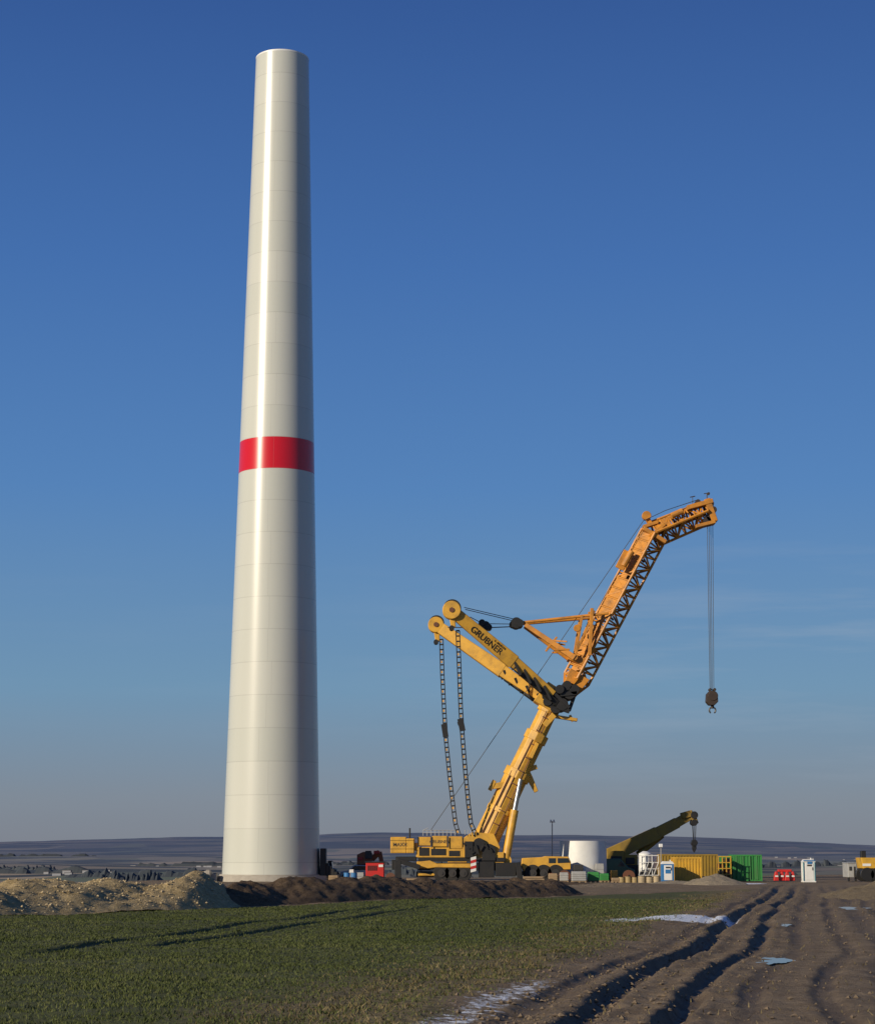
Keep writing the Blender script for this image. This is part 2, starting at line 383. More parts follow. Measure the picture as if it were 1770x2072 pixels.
b=B();b.cyl(T+Vector((0,0,-.3)),T+Vector((0,0,.5)),5.35,5.2,72);b.cyl(T+Vector((0,0,.5)),T+Vector((0,0,.62)),4.6,None,72);tw.add('foundation_plinth',b,CONC,0,True)
b=B();x=T.x+4.0
b.box(x+.45,x+.95,178.6,180.4,T.z+.3,T.z+2.9)
for i in range(6): b.box(x+.95+.25*i,x+1.2+.25*i,178.8,180.2,T.z,T.z+1.6-.25*i)
tw.add('entrance_stair',b,BLK,.02)
# ================= MAIN CRANE =================
YC=175.
K=Obj('mobile_crane',(P(985,1780,YC).x,YC,G(YC)))
Q=lambda a,b,dy=0:P(a,b,YC)+Vector((0,dy,0))
b=B()
secs=[((975,1716),(1048,1563),1.22,1.10),((1043,1575),(1086,1487),.98,.95),((1082,1495),(1114,1428),.86,.84)]
for a,c_,r,r2 in secs: b.cyl(Q(*a),Q(*c_),r,r2,10)
K.add('telescopic_boom',b,YEL,.04)
b=B()
for (a,c_,r) in (((1042,1576),(1050,1560),1.24),((1080,1500),(1088,1484),1.08),((1106,1444),(1114,1428),1.0),((1010,1645),(1014,1636),1.27)): b.cyl(Q(*a),Q(*c_),r,None,10)
b.beam(Q(995,1592,-.6),Q(1025,1588,-.6),.5,.5);b.beam(Q(990,1600,-.6),Q(1000,1580,-.6),.35,.6)
b.beam(Q(1056,1548),Q(1072,1575),.7,.9,.5,.7);b.beam(Q(1070,1572),Q(1085,1603),.55,.7,.35,.5);b.beam(Q(1062,1560),Q(1086,1552),.4,.7)
b.beam(Q(1072,1535,-1.1),Q(1086,1505,-1.1),.35,.35);b.beam(Q(1100,1470,-1),Q(1120,1448,-1),.5,.4)
b.beam(Q(1118,1450,-.4),Q(1167,1458,-.4),.28,.7);b.beam(Q(1158,1461,-.4),Q(1152,1448,-.4),.2,.5)
K.add('boom_collars',b,YEL,.03)
b=B()
for dy,o1 in ((-1.15,-5),(-1.1,10)):
    b.cyl(Q(990+o1,1690,dy),Q(1050+o1,1560,dy),.05,None,6)
    b.cyl(Q(1050+o1,1560,dy+.15),Q(1108+o1*.6,1440,dy+.2),.045,None,6)
for t in np.linspace(0,1,9):
    a=1000+(1100-1000)*t;bb=1665+(1452-1665)*t
    b.beam(Q(a-4,bb,-1.2),Q(a+6,bb+5,-1.2),.09,.12)
b.beam(Q(968,1700,-1.),Q(1035,1560,-.9),.12,.3)
K.add('boom_pipework',b,BRN)
b=B()
for dy in (-1.0,1.0):
    b.cyl(Q(1022,1742,dy),Q(1040,1640,dy),.36,None,14)
    b.disc(Q(1022,1742,dy),.5,.5);
K.add('luffing_cylinder',b,YEL,.0,True)
b=B()
for dy in (-1.0,1.0): b.cyl(Q(1040,1640,dy),Q(1052,1578,dy),.22,None,12)
K.add('luffing_rod',b,CHR,0,True)
b=B()
b.beam(Q(1098,1432),Q(1124,1392),2.0,2.4,1.7,2.2)
K.add('boom_head',b,YEL,.05)
b=B()
for (a,c_,r,w) in ((1118,1410,.6,3),(1135,1428,.55,3.2),(1150,1405,.55,2.8),(1122,1436,.45,3.1),(1145,1390,.42,3),(1160,1398,.45,3),(1130,1398,.4,3.4),(1106,1422,.4,3.3)): b.disc(Q(a,c_),r,w,16)
b.beam(Q(1095,1412),Q(1165,1405),.35,3.0);b.beam(Q(1100,1425,-1.4),Q(1150,1442,-1.4),.4,.3)
b.beam(Q(1108,1395,-1.5),Q(1150,1435,-1.5),.3,.25);b.beam(Q(1150,1440,-.6),Q(1160,1412,-.6),.3,.4)
K.add('boom_head_sheaves',b,BLK,.02)
# Y guying arms
b=B();bb_=B();bt=B();bh=B()
for (p1,p2,dy1,dy2,r) in (((1116,1408),(913,1247),-1.3,-4.2,.80),((1108,1418),(882,1257),1.3,3.2,.72)):
    A=Q(*p1,dy1);C=Q(*p2,dy2);D=A+(C-A)*.42
    b.beam(A,D,.75,.8,1.1,.95);b.beam(D-(C-A)*.03,C,1.25,1.0,1.0,.85)
    b.disc(C,r,1.05,24);b.beam(C,C+Vector((.15,0,-1.5)),.6,.6,.4,.45)
    for sx in (-1,1): bh.disc(C+Vector((0,sx*.56,0)),.22,.08,14)
    bt.disc(C+Vector((.05,0,.16)),r*.97,.94,24);bt.disc(C+Vector((.0,0,-1.55)),.22,.9,10)
    dn=Vector((.35,0,-.75))
    bb_.beam(A+dn,D+dn+(C-A)*.02,.5,.7,.3,.5);bb_.cyl(A+dn*1.5,D+dn*1.2,.16,None,8)
    bb_.beam(D+dn*1.1,D+dn*.1,.5,.6);
    for t in (.08,.18,.28,.38): bb_.beam(A+(C-A)*t+dn*1.5,A+(C-A)*t-dn*.2,.22,1.0)
    bb_.beam(A+(C-A)*.06-dn*.55,A+(C-A)*.3-dn*.6,.1,.5)
K.add('guying_arms',b,YEL,.05);K.add('guying_arm_winches',bb_,BLK,.02);K.add('guying_arm_caps',bt,BLK,.0);K.add('guying_arm_pins',bh,BRN,.0)
A=Q(1116,1408,-1.3);C=Q(913,1247,-4.2);xa=(A-C).normalized()
nr=Vector((0,-1,0));nr=(nr-xa*nr.dot(xa)).normalized();up=nr.cross(xa)
D=A+(C-A)*.42
def armpt(t,u): # t along A->C, u across
    hd=1.0+(.85-1.0)*((t-.39)/.61);return A+(C-A)*t+nr*(hd/2+.02)+up*u
K.text('arm_lettering','GRUBNER',armpt(.66,-.12),.78,BLK,xa,nr)
K.text('arm_small_lettering','G. BRUEGER',armpt(.56,.34),.24,BLK,xa,nr)
# guying chains
b=B();b2=B()
def chain(pts):
    pp=[Q(a,c_,dy) for a,c_,dy in pts]
    dense=[]
    for i in range(len(pp)-1):
        L=(pp[i+1]-pp[i]).length;k=max(1,int(L/.42))
        for j in range(k): dense.append(pp[i]+(pp[i+1]-pp[i])*j/k)
    dense.append(pp[-1])
    for i in range(len(dense)-1):
        p,q_=dense[i],dense[i+1];d=(q_-p).normalized();sd=Vector((d.z,0,-d.x))*.16
        for s_ in (-1,1): b.beam(p+sd*s_,q_+sd*s_,.08,.10)
        b.beam(p-sd,p+sd,.12,.14)
        if i%2==0: b2.beam(p+sd*.2+d*.1,p+sd*.2+d*.3,.13,.13)
chain([(893,1287,3),(895,1360,3),(899,1440,2.6),(903,1500,2.4),(910,1570,2.2),(917,1630,2),(922,1668,1.8),(929,1690,1.5)])
chain([(925,1287,-4.2),(928,1360,-4),(931,1440,-3.6),(935,1500,-3.2),(941,1570,-2.6),(947,1630,-2),(952,1668,-1.6),(963,1692,-1.3)])
b.beam(Q(898,1462,2.5),Q(902,1488,2.5),.5,.4);b.beam(Q(930,1460,-3.4),Q(935,1484,-3.4),.5,.4);b.beam(Q(894,1472,2.5),Q(902,1470,2.5),.3,.3);b.beam(Q(925,1470,-3.4),Q(933,1468,-3.4),.3,.3)
K.add('guying_chains',b,BLK);K.add('chain_links',b2,YEL)
# lattice
def lattice(b,p1,p2,w1,w2,n,roll,rc,rd,taper1=None):
    m_,n_,a=b.frame(p1,p2,roll);
    cor=[(-1,-1),(1,-1),(1,1),(-1,1)]
    def pt(t,k): 
        w=w1+(w2-w1)*t
        return p1+(p2-p1)*t+m_*cor[k%4][0]*w/2+n_*cor[k%4][1]*w/2
    for k in range(4): b.cyl(pt(0,k),pt(1,k),rc,None,6)
    for i in range(n+1):
        t=i/n
        for k in range(4):
            b.cyl(pt(t,k),pt(t,k+1),rd,None,5)
            if i<n:
                if (i+k)%2: b.cyl(pt(t,k),pt((i+1)/n,k+1),rd,None,5)
                else: b.cyl(pt(t,k+1),pt((i+1)/n,k),rd,None,5)
                if k in(0,1): b.cyl(pt(t+.5/n,k),pt(t+.5/n,k+1),rd*.7,None,5)
    return pt
R=math.radians(45)
b=B()
pt=lattice(b,Q(1166,1375),Q(1322,1082),1.66,1.66,15,R,.13,.085)
m_,n_,a=b.frame(Q(1166,1375),Q(1322,1082),R)
for k in range(4): b.beam(pt(0,k),Q(1148,1410)+n_*.5*(1 if k in(2,3) else -1),.2,.2)
h1=Q(1326,1080);h2=Q(1430,1037)
pt2=lattice(b,h1,h2,1.6,1.45,6,R,.13,.09)
K.add('lattice_jib',b,ORA)
b=B()
which=None;best=9
for k in range(4):
    c0=(pt(.5,k)+pt(.5,k+1))/2-(Q(1166,1375)+Q(1322,1082))/2
    sc=c0.x*1+c0.y*1
    if sc<best: best=sc;which=k
def plate(b,ptf,k,t0,t1,mg=.14,th=.03):
    A0,A1,B0,B1=ptf(t0,k),ptf(t0,k+1),ptf(t1,k),ptf(t1,k+1)
    ins=lambda p,q_:p+(q_-p)*mg
    o=len(b.v);nrm=(A1-A0).cross(B0-A0).normalized()*th
    for s_ in (-1,1):
        for p in (ins(A0,A1),ins(A1,A0),ins(B1,B0),ins(B0,B1)): b.v.append(p+nrm*s_)
    b.f+=[(o,o+1,o+2,o+3),(o+7,o+6,o+5,o+4)]+[(o+i,o+(i+1)%4,o+4+(i+1)%4,o+4+i) for i in range(4)]
for i in range(15):
    plate(b,pt,which,i/15+.006,(i+1)/15-.006,.10 if i%5 else .3)
plate(b,pt2,which,.02,.3,.1)
K.add('jib_walkway_plates',b,ORA)
b=B()
for k,off in ((0,.25),(1,.35),(2,.3)):
    a0=pt(.02,k)*(1-off)+pt(.02,k+2)*off;a1=pt(.97,k)*(1-off)+pt(.97,k+2)*off
    b.beam(a0,a1,.16,.12)
for t in (.12,.2,.31,.42,.5,.61,.7,.82,.9):
    c0=(pt(t,0)+pt(t,2))/2;b.beam(c0-m_*.5,c0+m_*.55+a*.3,.14,.22);b.disc(c0+m_*.2,.22,.5,10)
K.add('stowed_guying_rods',b,BRN)
b=B()
b.beam(Q(1150,1402),Q(1172,1366),1.5,1.6,2.0,2.0);
K.add('jib_foot',b,ORA,.05)
b=B()
for (a,c_,a2,c2,w,hh_) in ((1300,1072,1345,1100,.35,1.8),(1312,1090,1342,1064,.3,1.9),(1318,1066,1304,1042,.4,.5),(1330,1068,1378,1034,.35,.5),(1300,1068,1330,1058,.3,1.),
      (1388,1030,1440,1016,.4,1.4),(1428,1012,1444,1058,.55,1.3),(1405,1068,1445,1058,.3,1.4)):
    b.beam(Q(a,c_,-.2),Q(a2,c2,-.2),w,hh_)
b.disc(Q(1307,1045,-.3),.42,.5,14);b.cyl(Q(1355,1048,-1.1),Q(1378,1038,-1.1),.28,None,10);b.cyl(Q(1258,1150,-1.3),Q(1275,1120,-1.3),.3,None,10)
b.beam(Q(1250,1155,-1.25),Q(1268,1120,-1.25),.8,.2)
K.add('jib_head_frames',b,ORA,.03)
b=B()
for a,c_,r in ((1434,1022,.36),(1436,1048,.42),(1428,1056,.35),(1441,1034,.3),(1410,1018,.22)): b.disc(Q(a,c_),r,1.6,16)
b.cyl(Q(1430,1012),Q(1430,998),.05,None,6);b.cyl(Q(1424,999),Q(1436,997),.04,None,6);b.disc(Q(1433,999),.14,.1,8)
b.cyl(Q(1396,1006),Q(1406,1004),.05,None,6);b.cyl(Q(1401,1022),Q(1401,1005),.03,None,6)
K.add('jib_head_sheaves',b,HOOK)
# A-frame
b=B()
for dy in (-1.5,1.2):
    b.beam(Q(1062,1266,dy*.5),Q(1160,1335,dy),.38,.3,.5,.4)
    b.beam(Q(1175,1250,dy),Q(1163,1325,dy),.22,.22);b.beam(Q(1195,1235,dy),Q(1190,1330,dy),.3,.25)
    b.cyl(Q(1050,1262,dy*.4),Q(1228,1245,dy),.13,None,8)
    b.beam(Q(1163,1325,dy),Q(1200,1240,dy),.18,.18);b.beam(Q(1100,1298,dy*.7),Q(1145,1302,dy),.14,.14)
    b.beam(Q(1105,1316,dy*.8),Q(1125,1292,dy*.8),.18,.18);b.beam(Q(1118,1318,dy),Q(1150,1318,dy),.16,.16)
b.cyl(Q(1160,1333,-1.6),Q(1160,1333,1.3),.3,None,10);b.cyl(Q(1175,1252,-1.5),Q(1175,1252,1.2),.14,None,8);b.disc(Q(1165,1275,-1.5),.32,.3,12)
b.beam(Q(1150,1330),Q(1185,1345),.6,2.4)
K.add('jib_a_frame',b,ORA,.02)
b=B()
b.disc(Q(1044,1262),.48,1.6,16);b.disc(Q(1051,1263),.34,1.9,16);b.disc(Q(1037,1264),.3,1.3,12)
b.disc(Q(981,1271,-1.5),.42,.8,16);b.disc(Q(974,1265,-1.5),.3,1,12);b.disc(Q(988,1274,-1.5),.28,1,12)
K.add('guying_sheave_blocks',b,BLK)
b=B();rr=.035
def rope(*ps,r=rr):
    for i in range(len(ps)-1): b.cyl(ps[i],ps[i+1],r,None,6)
rope(Q(872,1680,-1.5),Q(1300,1056,-.6),Q(1345,1035,-.6),Q(1412,1012,-.3),r=.032)
rope(Q(938,1240,-3.9),Q(1040,1254,-.4));rope(Q(940,1244,-3.9),Q(1040,1258,-.4));rope(Q(950,1258,-3.5),Q(976,1266,-1.5),Q(1040,1264,-.4));rope(Q(900,1262,3),Q(980,1274,-1.4),Q(1042,1268,0),r=.05)
for i,(x0,x1) in enumerate(((1429,1435),(1433.5,1438),(1438,1441),(1443,1445))):
    rope(Q(x0,1062,-.5+.3*i),Q(x1,1402,-.4+.25*i),r=.026)
rope(Q(1044,1262,0),Q(1110,1256,0),Q(1180,1246,0),r=.06)
K.add('wire_ropes',b,ROPE)
b=B()
b.poly([(1430,1404),(1436,1398),(1446,1398),(1452,1405),(1453,1420),(1446,1427),(1435,1427),(1429,1420)],YC-.5,.9)
b.disc(Q(1441,1409),.44,1.1,18);b.disc(Q(1436,1396),.14,.6,8);b.disc(Q(1445,1396),.14,.6,8);b.cyl(Q(1441,1424),Q(1441,1434),.16,None,10)
K.add('hook_block',b,HOOK,.03)
b=B()
for side in (-1,1):
    prev=None
    for i in range(9):
        an=math.pi*(-.5+ i/8*1.05)
        pt_=Q(1441,1433)+Vector((side*(.28+.14*math.cos(an)-.14),0,-.2+.22*math.sin(an)*1.0))
        if prev is not None: b.cyl(prev,pt_,.075,None,6)
        prev=pt_
K.add('ramshorn_hook',b,DGR)
# superstructure
b=B()
b.bx(790,1694,822,1727,YC-1.6,3.4);b.bx(822,1697,838,1727,YC-1.6,3.4)
b.bx(845,1694,872,1712,YC-1.5,3);b.bx(874,1692,905,1714,YC-1.5,3);b.bx(907,1693,936,1718,YC-1.4,2.8)
b.bx(838,1706,846,1722,YC-1.3,2.6)
b.bx(842,1714,950,1736,YC-1.35,2.7)
b.poly([(932,1700),(955,1684),(1000,1688),(1012,1715),(1004,1740),(940,1738)],YC-1.3,.35)
b.poly([(932,1700),(955,1684),(1000,1688),(1012,1715),(1004,1740),(940,1738)],YC+1.0,.35)
b.bx(1000,1725,1020,1748,YC-1.5,3)
K.add('superstructure',b,YEL,.05)
b=B()
for y in (1701,1718): b.bx(789.5,y,838.5,y+.6,YC-1.63,3.5)
b.bx(848,1716,868,1732,YC-1.4,.2);b.bx(872,1718,902,1731,YC-1.4,.2);b.bx(908,1722,930,1733,YC-1.4,.2)
b.bx(940,1703,957,1736,YC-1.75,.5);b.disc(Q(968,1708,-1.4),.5,.5,16);b.disc(Q(988,1722,-1.4),.6,.5,16);b.disc(Q(958,1722,-1.4),.4,.6,16);b.bx(975,1728,1002,1742,YC-1.7,.6)
b.bx(846,1736,1022,1744,YC-1.6,3.2)
for a in (845,906,873): b.bx(a,1694,a+1.4,1716,YC-1.56,.1)
b.cyl(Q(829,1697),Q(829,1676),.08,None,8)
b.disc(Q(962,1700,1),.6,1.2,16)
for t in range(7): b.beam(Q(935+t*9,1704+((t*7)%5)*6,-1.72),Q(941+t*9,1712+((t*5)%4)*6,-1.72),.12,.2)
K.add('superstructure_machinery',b,BLK,.02)
b=B()
for i in range(9): 
    a=856+i*8;b.cyl(Q(a,1692,-1.4),Q(a,1681,-1.4),.03,None,5)
b.cyl(Q(856,1681,-1.4),Q(920,1681,-1.4),.035,None,5);b.cyl(Q(856,1686,-1.4),Q(920,1686,-1.4),.03,None,5)
b.cyl(Q(856,1681,-1.4),Q(866,1676,-1.4),.03,None,5)
for i in range(4):
    a=940+i*6;b.cyl(Q(a,1690,-1.5),Q(a,1680,-1.5),.03,None,5)
K.add('handrails',b,GRY)
K.text('counterweight_lettering','MAXX',Q(810,1710,-1.61),.42,DGR);K.text('cover_lettering','GRUBNER',Q(889,1704,-1.51),.38,DGR)
b=B()
b.bx(846,1747,1046,1762,YC-1.45,2.9);b.bx(800,1734,842,1743,YC-1.5,3)
b.beam(Q(806,1742,-2.2),Q(806,1778,-2.2),.55,.55);b.beam(Q(800,1779,-2.2),Q(814,1779,-2.2),.25,1.4);b.beam(Q(797,1740,-1.8),Q(797,1760,-1.8),.3,.3)
b.beam(Q(850,1755,-2.2),Q(804,1741,-2.2),.4,.5)
b.bx(968,1744,1000,1776,YC-1.8,.6);b.bx(1003,1746,1044,1774,YC-1.9,3.8);b.beam(Q(1046,1745,-2),Q(1050,1780,-2),.45,.6);b.bx(842,1764,884,1776,YC-1.3,2.6)
b.bx(1040,1764,1150,1772,YC-1.3,2.6)
K.add('chassis_and_outriggers',b,BLK,.03)
b=B()
b.poly([(842,1744),(870,1741),(884,1748),(952,1748),(956,1757),(882,1756),(866,1758),(846,1757)],YC-1.62,.5)
b.bx(846,1768,880,1773,YC-1.6,.4);b.bx(905,1742,945,1746,YC-1.6,.5)
b.poly([(1056,1737),(1098,1735),(1104,1733),(1150,1734),(1155,1745),(1155,1760),(1060,1764),(1055,1750)],YC-1.5,3)
K.add('carrier_bodywork',b,YEL,.05)
b=B()
b.poly([(1128,1737),(1149,1737),(1153,1746),(1128,1747)],YC-1.53,.05);b.poly([(1110,1737),(1124,1737),(1124,1747),(1110,1747)],YC-1.53,.05)
K.add('cab_windows',b,GLS)
b=B();b3=B()
for a in (893,915,937,1076,1098,1122):
    b.disc(Q(a,1767,-1.3),.73,.55,24);b.disc(Q(a,1767,1.3),.73,.55,24);b3.disc(Q(a,1767,-1.6),.34,.08,14);b3.disc(Q(a,1767,-1.64),.15,.1,10)
K.add('wheels',b,RUB,.05);K.add('wheel_hubs',b3,DGR)
b=B();b4=B()
for i in range(5):
    (b if i%2 else b4).poly([(952,1736+i*6),(963,1733+i*6),(963,1739+i*6),(952,1742+i*6)],YC-2.05-.01*(i%2),.05)
K.add('warning_stripe_red',b,RED);K.add('warning_stripe_white',b4,WHT)
# ================= SECOND CRANE =================
Y2=186.;Q2=lambda a,b,dy=0:P(a,b,Y2)+Vector((0,dy,0))
K2=Obj('mobile_crane',(P(1260,1780,Y2).x,Y2,G(Y2)))
b=B();b.beam(Q2(1232,1732),Q2(1330,1686),1.35,1.4,1.2,1.3);b.beam(Q2(1322,1690),Q2(1370,1665),1.05,1.1,.98,1.);b.beam(Q2(1365,1668),Q2(1396,1650),.85,.9)
b.beam(Q2(1378,1652),Q2(1400,1646),.6,1.2);b.beam(Q2(1398,1644),Q2(1407,1668),.5,1.1)
K2.add('telescopic_boom',b,YEL_SHADE,.05)
b=B();b.cyl(Q2(1290,1730),Q2(1340,1690),.3,None,12);b.bx(1228,1722,1262,1745,Y2-1.4,2.8);b.bx(1228,1730,1290,1752,Y2-1.3,2.6)
K2.add('superstructure',b,YEL_SHADE,.04)
b=B();b.bx(1230,1751,1330,1767,Y2-1.35,2.7);b.disc(Q2(1403,1650),.35,1.3,14);b.disc(Q2(1403,1665),.3,1.3,14)
for a in (1240,1264,1288,1312): b.disc(Q2(a,1770,-1.2),.68,.5,20)
b.cyl(Q2(1404,1668,.1),Q2(1404,1700,.1),.04,None,6);b.cyl(Q2(1400,1668,-.2),Q2(1402,1700,-.2),.04,None,6);b.cyl(Q2(1407,1668,-.2),Q2(1406,1700,-.2),.04,None,6)
b.poly([(1400,1700),(1408,1700),(1409,1718),(1405,1726),(1401,1718)],Y2-.3,.6);b.disc(Q2(1404,1706),.3,.8,12)
b.bx(1236,1733,1258,1748,Y2-1.45,.2);b.bx(1266,1736,1284,1749,Y2-1.4,.2)
K2.add('undercarriage_and_block',b,BLK,.02)
# ================= SITE OBJECTS =================
def at(name,a,Y): return Obj(name,(P(a,1780,Y).x,Y,G(Y)))
YT=179.3
o=at('tower_segment',1180,YT);c0=Vector((P(1180,1780,YT).x,YT,0))
b=B();n=64;z0=G(YT)+.2;z1=P(1180,1702,YT-2).z
k=len(b.v);ra=2.10;rb=2.08
for r,zz in ((ra,z0),(rb,z1),(rb-.08,z1),(ra-.08,z0)):
    for i in range(n): b.v.append(c0+Vector((r*math.cos(i*2*math.pi/n),r*math.sin(i*2*math.pi/n),zz)))
for j in range(3):
    for i in range(n): b.f.append((k+j*n+i,k+j*n+(i+1)%n,k+(j+1)*n+(i+1)%n,k+(j+1)*n+i))
o.add('shell',b,WHT,0,True)
b=B()
for i in range(8):
    an=i*math.pi/4+.2;pp=c0+Vector((1.95*math.cos(an),1.95*math.sin(an),0));b.box(pp.x-.2,pp.x+.2,pp.y-.2,pp.y+.2,G(YT)-.05,z0)
o.add('support_blocks',b,WOOD,.02)
o=at('light_mast',1117,178);b=B();q0=P(1117,1780,178);b.cyl(Vector((q0.x,178,G(178))),P(1117,1662,178),.07,.04,8);b.beam(P(1112,1664,178),P(1123,1664,178),.07,.07)
b.cyl(P(1117,1700,178),P(1117,1668,178),.05,None,8);b.box(q0.x-.7,q0.x+.7,177.4,178.6,G(178)+.3,G(178)+1.3);o.add('mast',b,GRY,.01)
b=B();
for a in (1113,1119): b.bx(a,1659,a+3.0,1664,177.8,.25)
o.add('lamp_heads',b,WHT)
def container(name,a0,b0,a1,Y,dep,mat,yaw=0,rib=.28,b1=None):
    o=at(name,(a0+a1)/2,Y);x0=P(a0,b0,Y).x;x1=P(a1,b0,Y).x;z1=P(a0,b0,Y).z;z0=G(Y)+.05
    b=B();n=int((x1-x0)/rib);b.box(x0+.06,x1-.06,Y+.06,Y+dep-.06,z0+.1,z1-.06)
    for i in range(n):
        xx=x0+.12+i*(x1-x0-.24)/n;b.box(xx,xx+rib*.5,Y+.015,Y+.07,z0+.16,z1-.14)
    m_=int(dep/rib)
    for i in range(m_):
        yy=Y+.12+i*(dep-.24)/m_
        for xs in (x0+.02,x1-.07): b.box(xs,xs+.05,yy,yy+rib*.5,z0+.16,z1-.14)
    o.add('corrugated_walls',b,mat)
    b=B()
    for xx in (x0,x1-.12):
        for yy in (Y,Y+dep-.12): b.box(xx,xx+.12,yy,yy+.12,z0,z1)
    for zz in (z0,z1-.13):
        b.box(x0+.12,x1-.12,Y,Y+.12,zz,zz+.13);b.box(x0+.12,x1-.12,Y+dep-.12,Y+dep,zz,zz+.13)
        for xx in (x0,x1-.12): b.box(xx,xx+.12,Y+.12,Y+dep-.12,zz,zz+.13)
    o.add('frame',b,mat);return o,x0,x1,z0,z1
container('shipping_container',1364,1735,1419,170,2.5,CYL)
container('shipping_container',1335,1729,1452,178,2.5,YEL_SHADE)
o,x0,x1,z0,z1=container('shipping_container',1482,1730,1541,176,2.5,GRN)
b=B()
b.box(x0-1.1,x0-.02,176.5,176.58,z0,z1-.1);b.box(x1-.9,x1-.82,175.98,175.99,z0,z1);
for xx in (.3,.9,1.5,2.1): b.cyl(Vector((x0+xx,175.97,z0+.1)),Vector((x0+xx,175.97,z1-.1)),.03,None,6)
o.add('door_and_lock_bars',b,GRN)
o=at('equipment_rack',1466,175);b=B()
for a in (1452,1460,1468,1477):
    b.bx(a,1733,a+1.8,None,174.5,.08);b.bx(a,1733,a+1.8,None,176,.08)
for y in (1733,1745,1757,1769): b.bx(1452,y,1479,y+1.6,174.45,.06);b.bx(1452,y,1479,y+1.6,176.1,.06)
o.add('frame',b,CYL);b=B();b.bx(1454,1748,1465,1757,174.7,1.2);b.bx(1467,1759,1477,1769,174.7,1.2);b.bx(1455,1771,1475,1780,174.7,1.3);o.add('stored_parts',b,BRN,.02)
b=B();b.bx(1467,1737,1477,1745,174.7,1.2);b.bx(1455,1760,1464,1769,174.7,1.2);o.add('stored_crates',b,DGR,.02)
def toilet(a0,a1,b0,Y,mbody,mdoor,name='portable_toilet'):
    o=at(name,(a0+a1)/2,Y);x0=P(a0,b0,Y).x;x1=P(a1,b0,Y).x;z1=P(a0,b0,Y).z;z0=G(Y)
    b=B();b.box(x0,x1,Y,Y+1.15,z0+.12,z1-.2);b.box(x0-.03,x1+.03,Y-.03,Y+1.18,z0,z0+.12)
    for i in range(4): b.box(x0-.025,x0,Y+.15+i*.25,Y+.25+i*.25,z0+.3,z1-.35)
    o.add('cabin',b,mbody,.02)
    b=B();w_=(x1-x0)/2;s_=[(-.0,-w_-.03),(-.0,w_+.03),(-.22,w_-.15),(-.22,-w_+.15)]
    for yy in (Y-.02,Y+1.17):
        for (dz,dx) in s_: b.v.append(Vector(((x0+x1)/2+dx,yy,z1-.2-dz)))
    b.f+=[(0,1,2,3),(7,6,5,4)]+[(i,(i+1)%4,4+(i+1)%4,4+i) for i in range(4)]
    b.cyl(Vector((x1-.2,Y+.9,z1-.1)),Vector((x1-.2,Y+.9,z1+.15)),.05)
    o.add('roof',b,WHT)
    b=B();b.box(x0+.16,x1-.16,Y-.03,Y,z0+.2,z1-.3);o.add('door',b,mdoor,.01)
    b=B();b.box(x1-.28,x1-.22,Y-.06,Y-.03,z0+1.0,z0+1.25);b.box(x0+.3,x1-.3,Y-.045,Y-.03,z1-.55,z1-.42);o.add('latch_and_vent',b,DGR)
    return o
o=toilet(1339,1363,1744,168,BLU,WHT);b=B();b.bx(1346,1760,1357,1768,167.95,.03);o.add('door_sign',b,BLU)
o=toilet(1625,1649,1740,170,WHT,WHT);b=B();b.bx(1633,1744,1643,1749,169.95,.04);b.bx(1625,1741,1649,1743,169.94,.03);o.add('sign_plate',b,BLU)
b=B();b.bx(1624.4,1745,1626.6,1783,169.92,.05);b.bx(1647.4,1745,1649.4,1783,169.92,.05);o.add('corner_trim',b,paint('teal_plastic',(.03,.30,.33),.5,.2))
o=at('mixing_silo',1312,172);b=B();b.cyl(P(1305,1762,172),P(1305,1728,172),.55,None,20);b.cyl(P(1305,1772,172),P(1305,1762,172),.2,.55,20);b.cyl(P(1305,1728,172),P(1305,1723,172),.55,.2,20)
b.cyl(P(1322,1765,172.8),P(1322,1733,172.8),.3,None,16);o.add('vessel',b,WHT,0,True)
b=B()
for a in (1292,1304,1318,1331):
    for dy in (-.7,.9): b.bx(a,1730,a+1.4,None,172+dy,.07)
for y in (1731,1745,1758,1771): b.bx(1292,y,1332,y+1.2,171.25,.05);b.bx(1292,y,1332,y+1.2,172.97,.05)
for i in range(4): b.beam(P(1292+i*10,1771,171.22),P(1302+i*10,1745,171.22),.05,.05)
o.add('cage',b,WHT)
b=B();b.bx(1308,1746,1318,1756,171.4,.6);b.bx(1294,1764,1303,1773,171.4,.8);b.bx(1320,1762,1330,1772,171.4,.8);o.add('pump_units',b,DGR,.02)
o=at('site_floodlight',1337,171);b=B();q0=P(1337,1780,171);b.cyl(Vector((q0.x,171,G(171))),P(1337,1712,171),.05,.04,8);o.add('pole',b,GRY);b=B();b.bx(1333,1708,1341,1715,170.8,.3);o.add('head',b,WHT,.03)
def drums(name,lst,Y,mat):
    o=at(name,lst[0][0],Y)
    b=B()
    for a,r,hh_ in lst:
        q0=P(a,1780,Y);g=G(Y)
        b.cyl(Vector((q0.x,Y,g)),Vector((q0.x,Y,g+hh_)),r,None,16)
        for k in (.33,.66,1.): b.cyl(Vector((q0.x,Y,g+hh_*k-.03)),Vector((q0.x,Y,g+hh_*k)),r*1.05,None,16)
    o.add('barrels',b,mat,0,True)
drums('barrel',[(1299,.34,.55),(1314,.34,.5),(1328,.34,.55)],166,paint('beige_plastic',(.38,.30,.18),.6,.4))
drums('barrel',[(1258,.28,.45),(1271,.30,.5),(1284,.28,.45)],168,paint('straw_plastic',(.34,.25,.11),.6,.4))
drums('barrel',[(702,.28,.8),(716,.28,.8)],172,BLU);drums('barrel',[(1118,.26,.75)],171,RED)
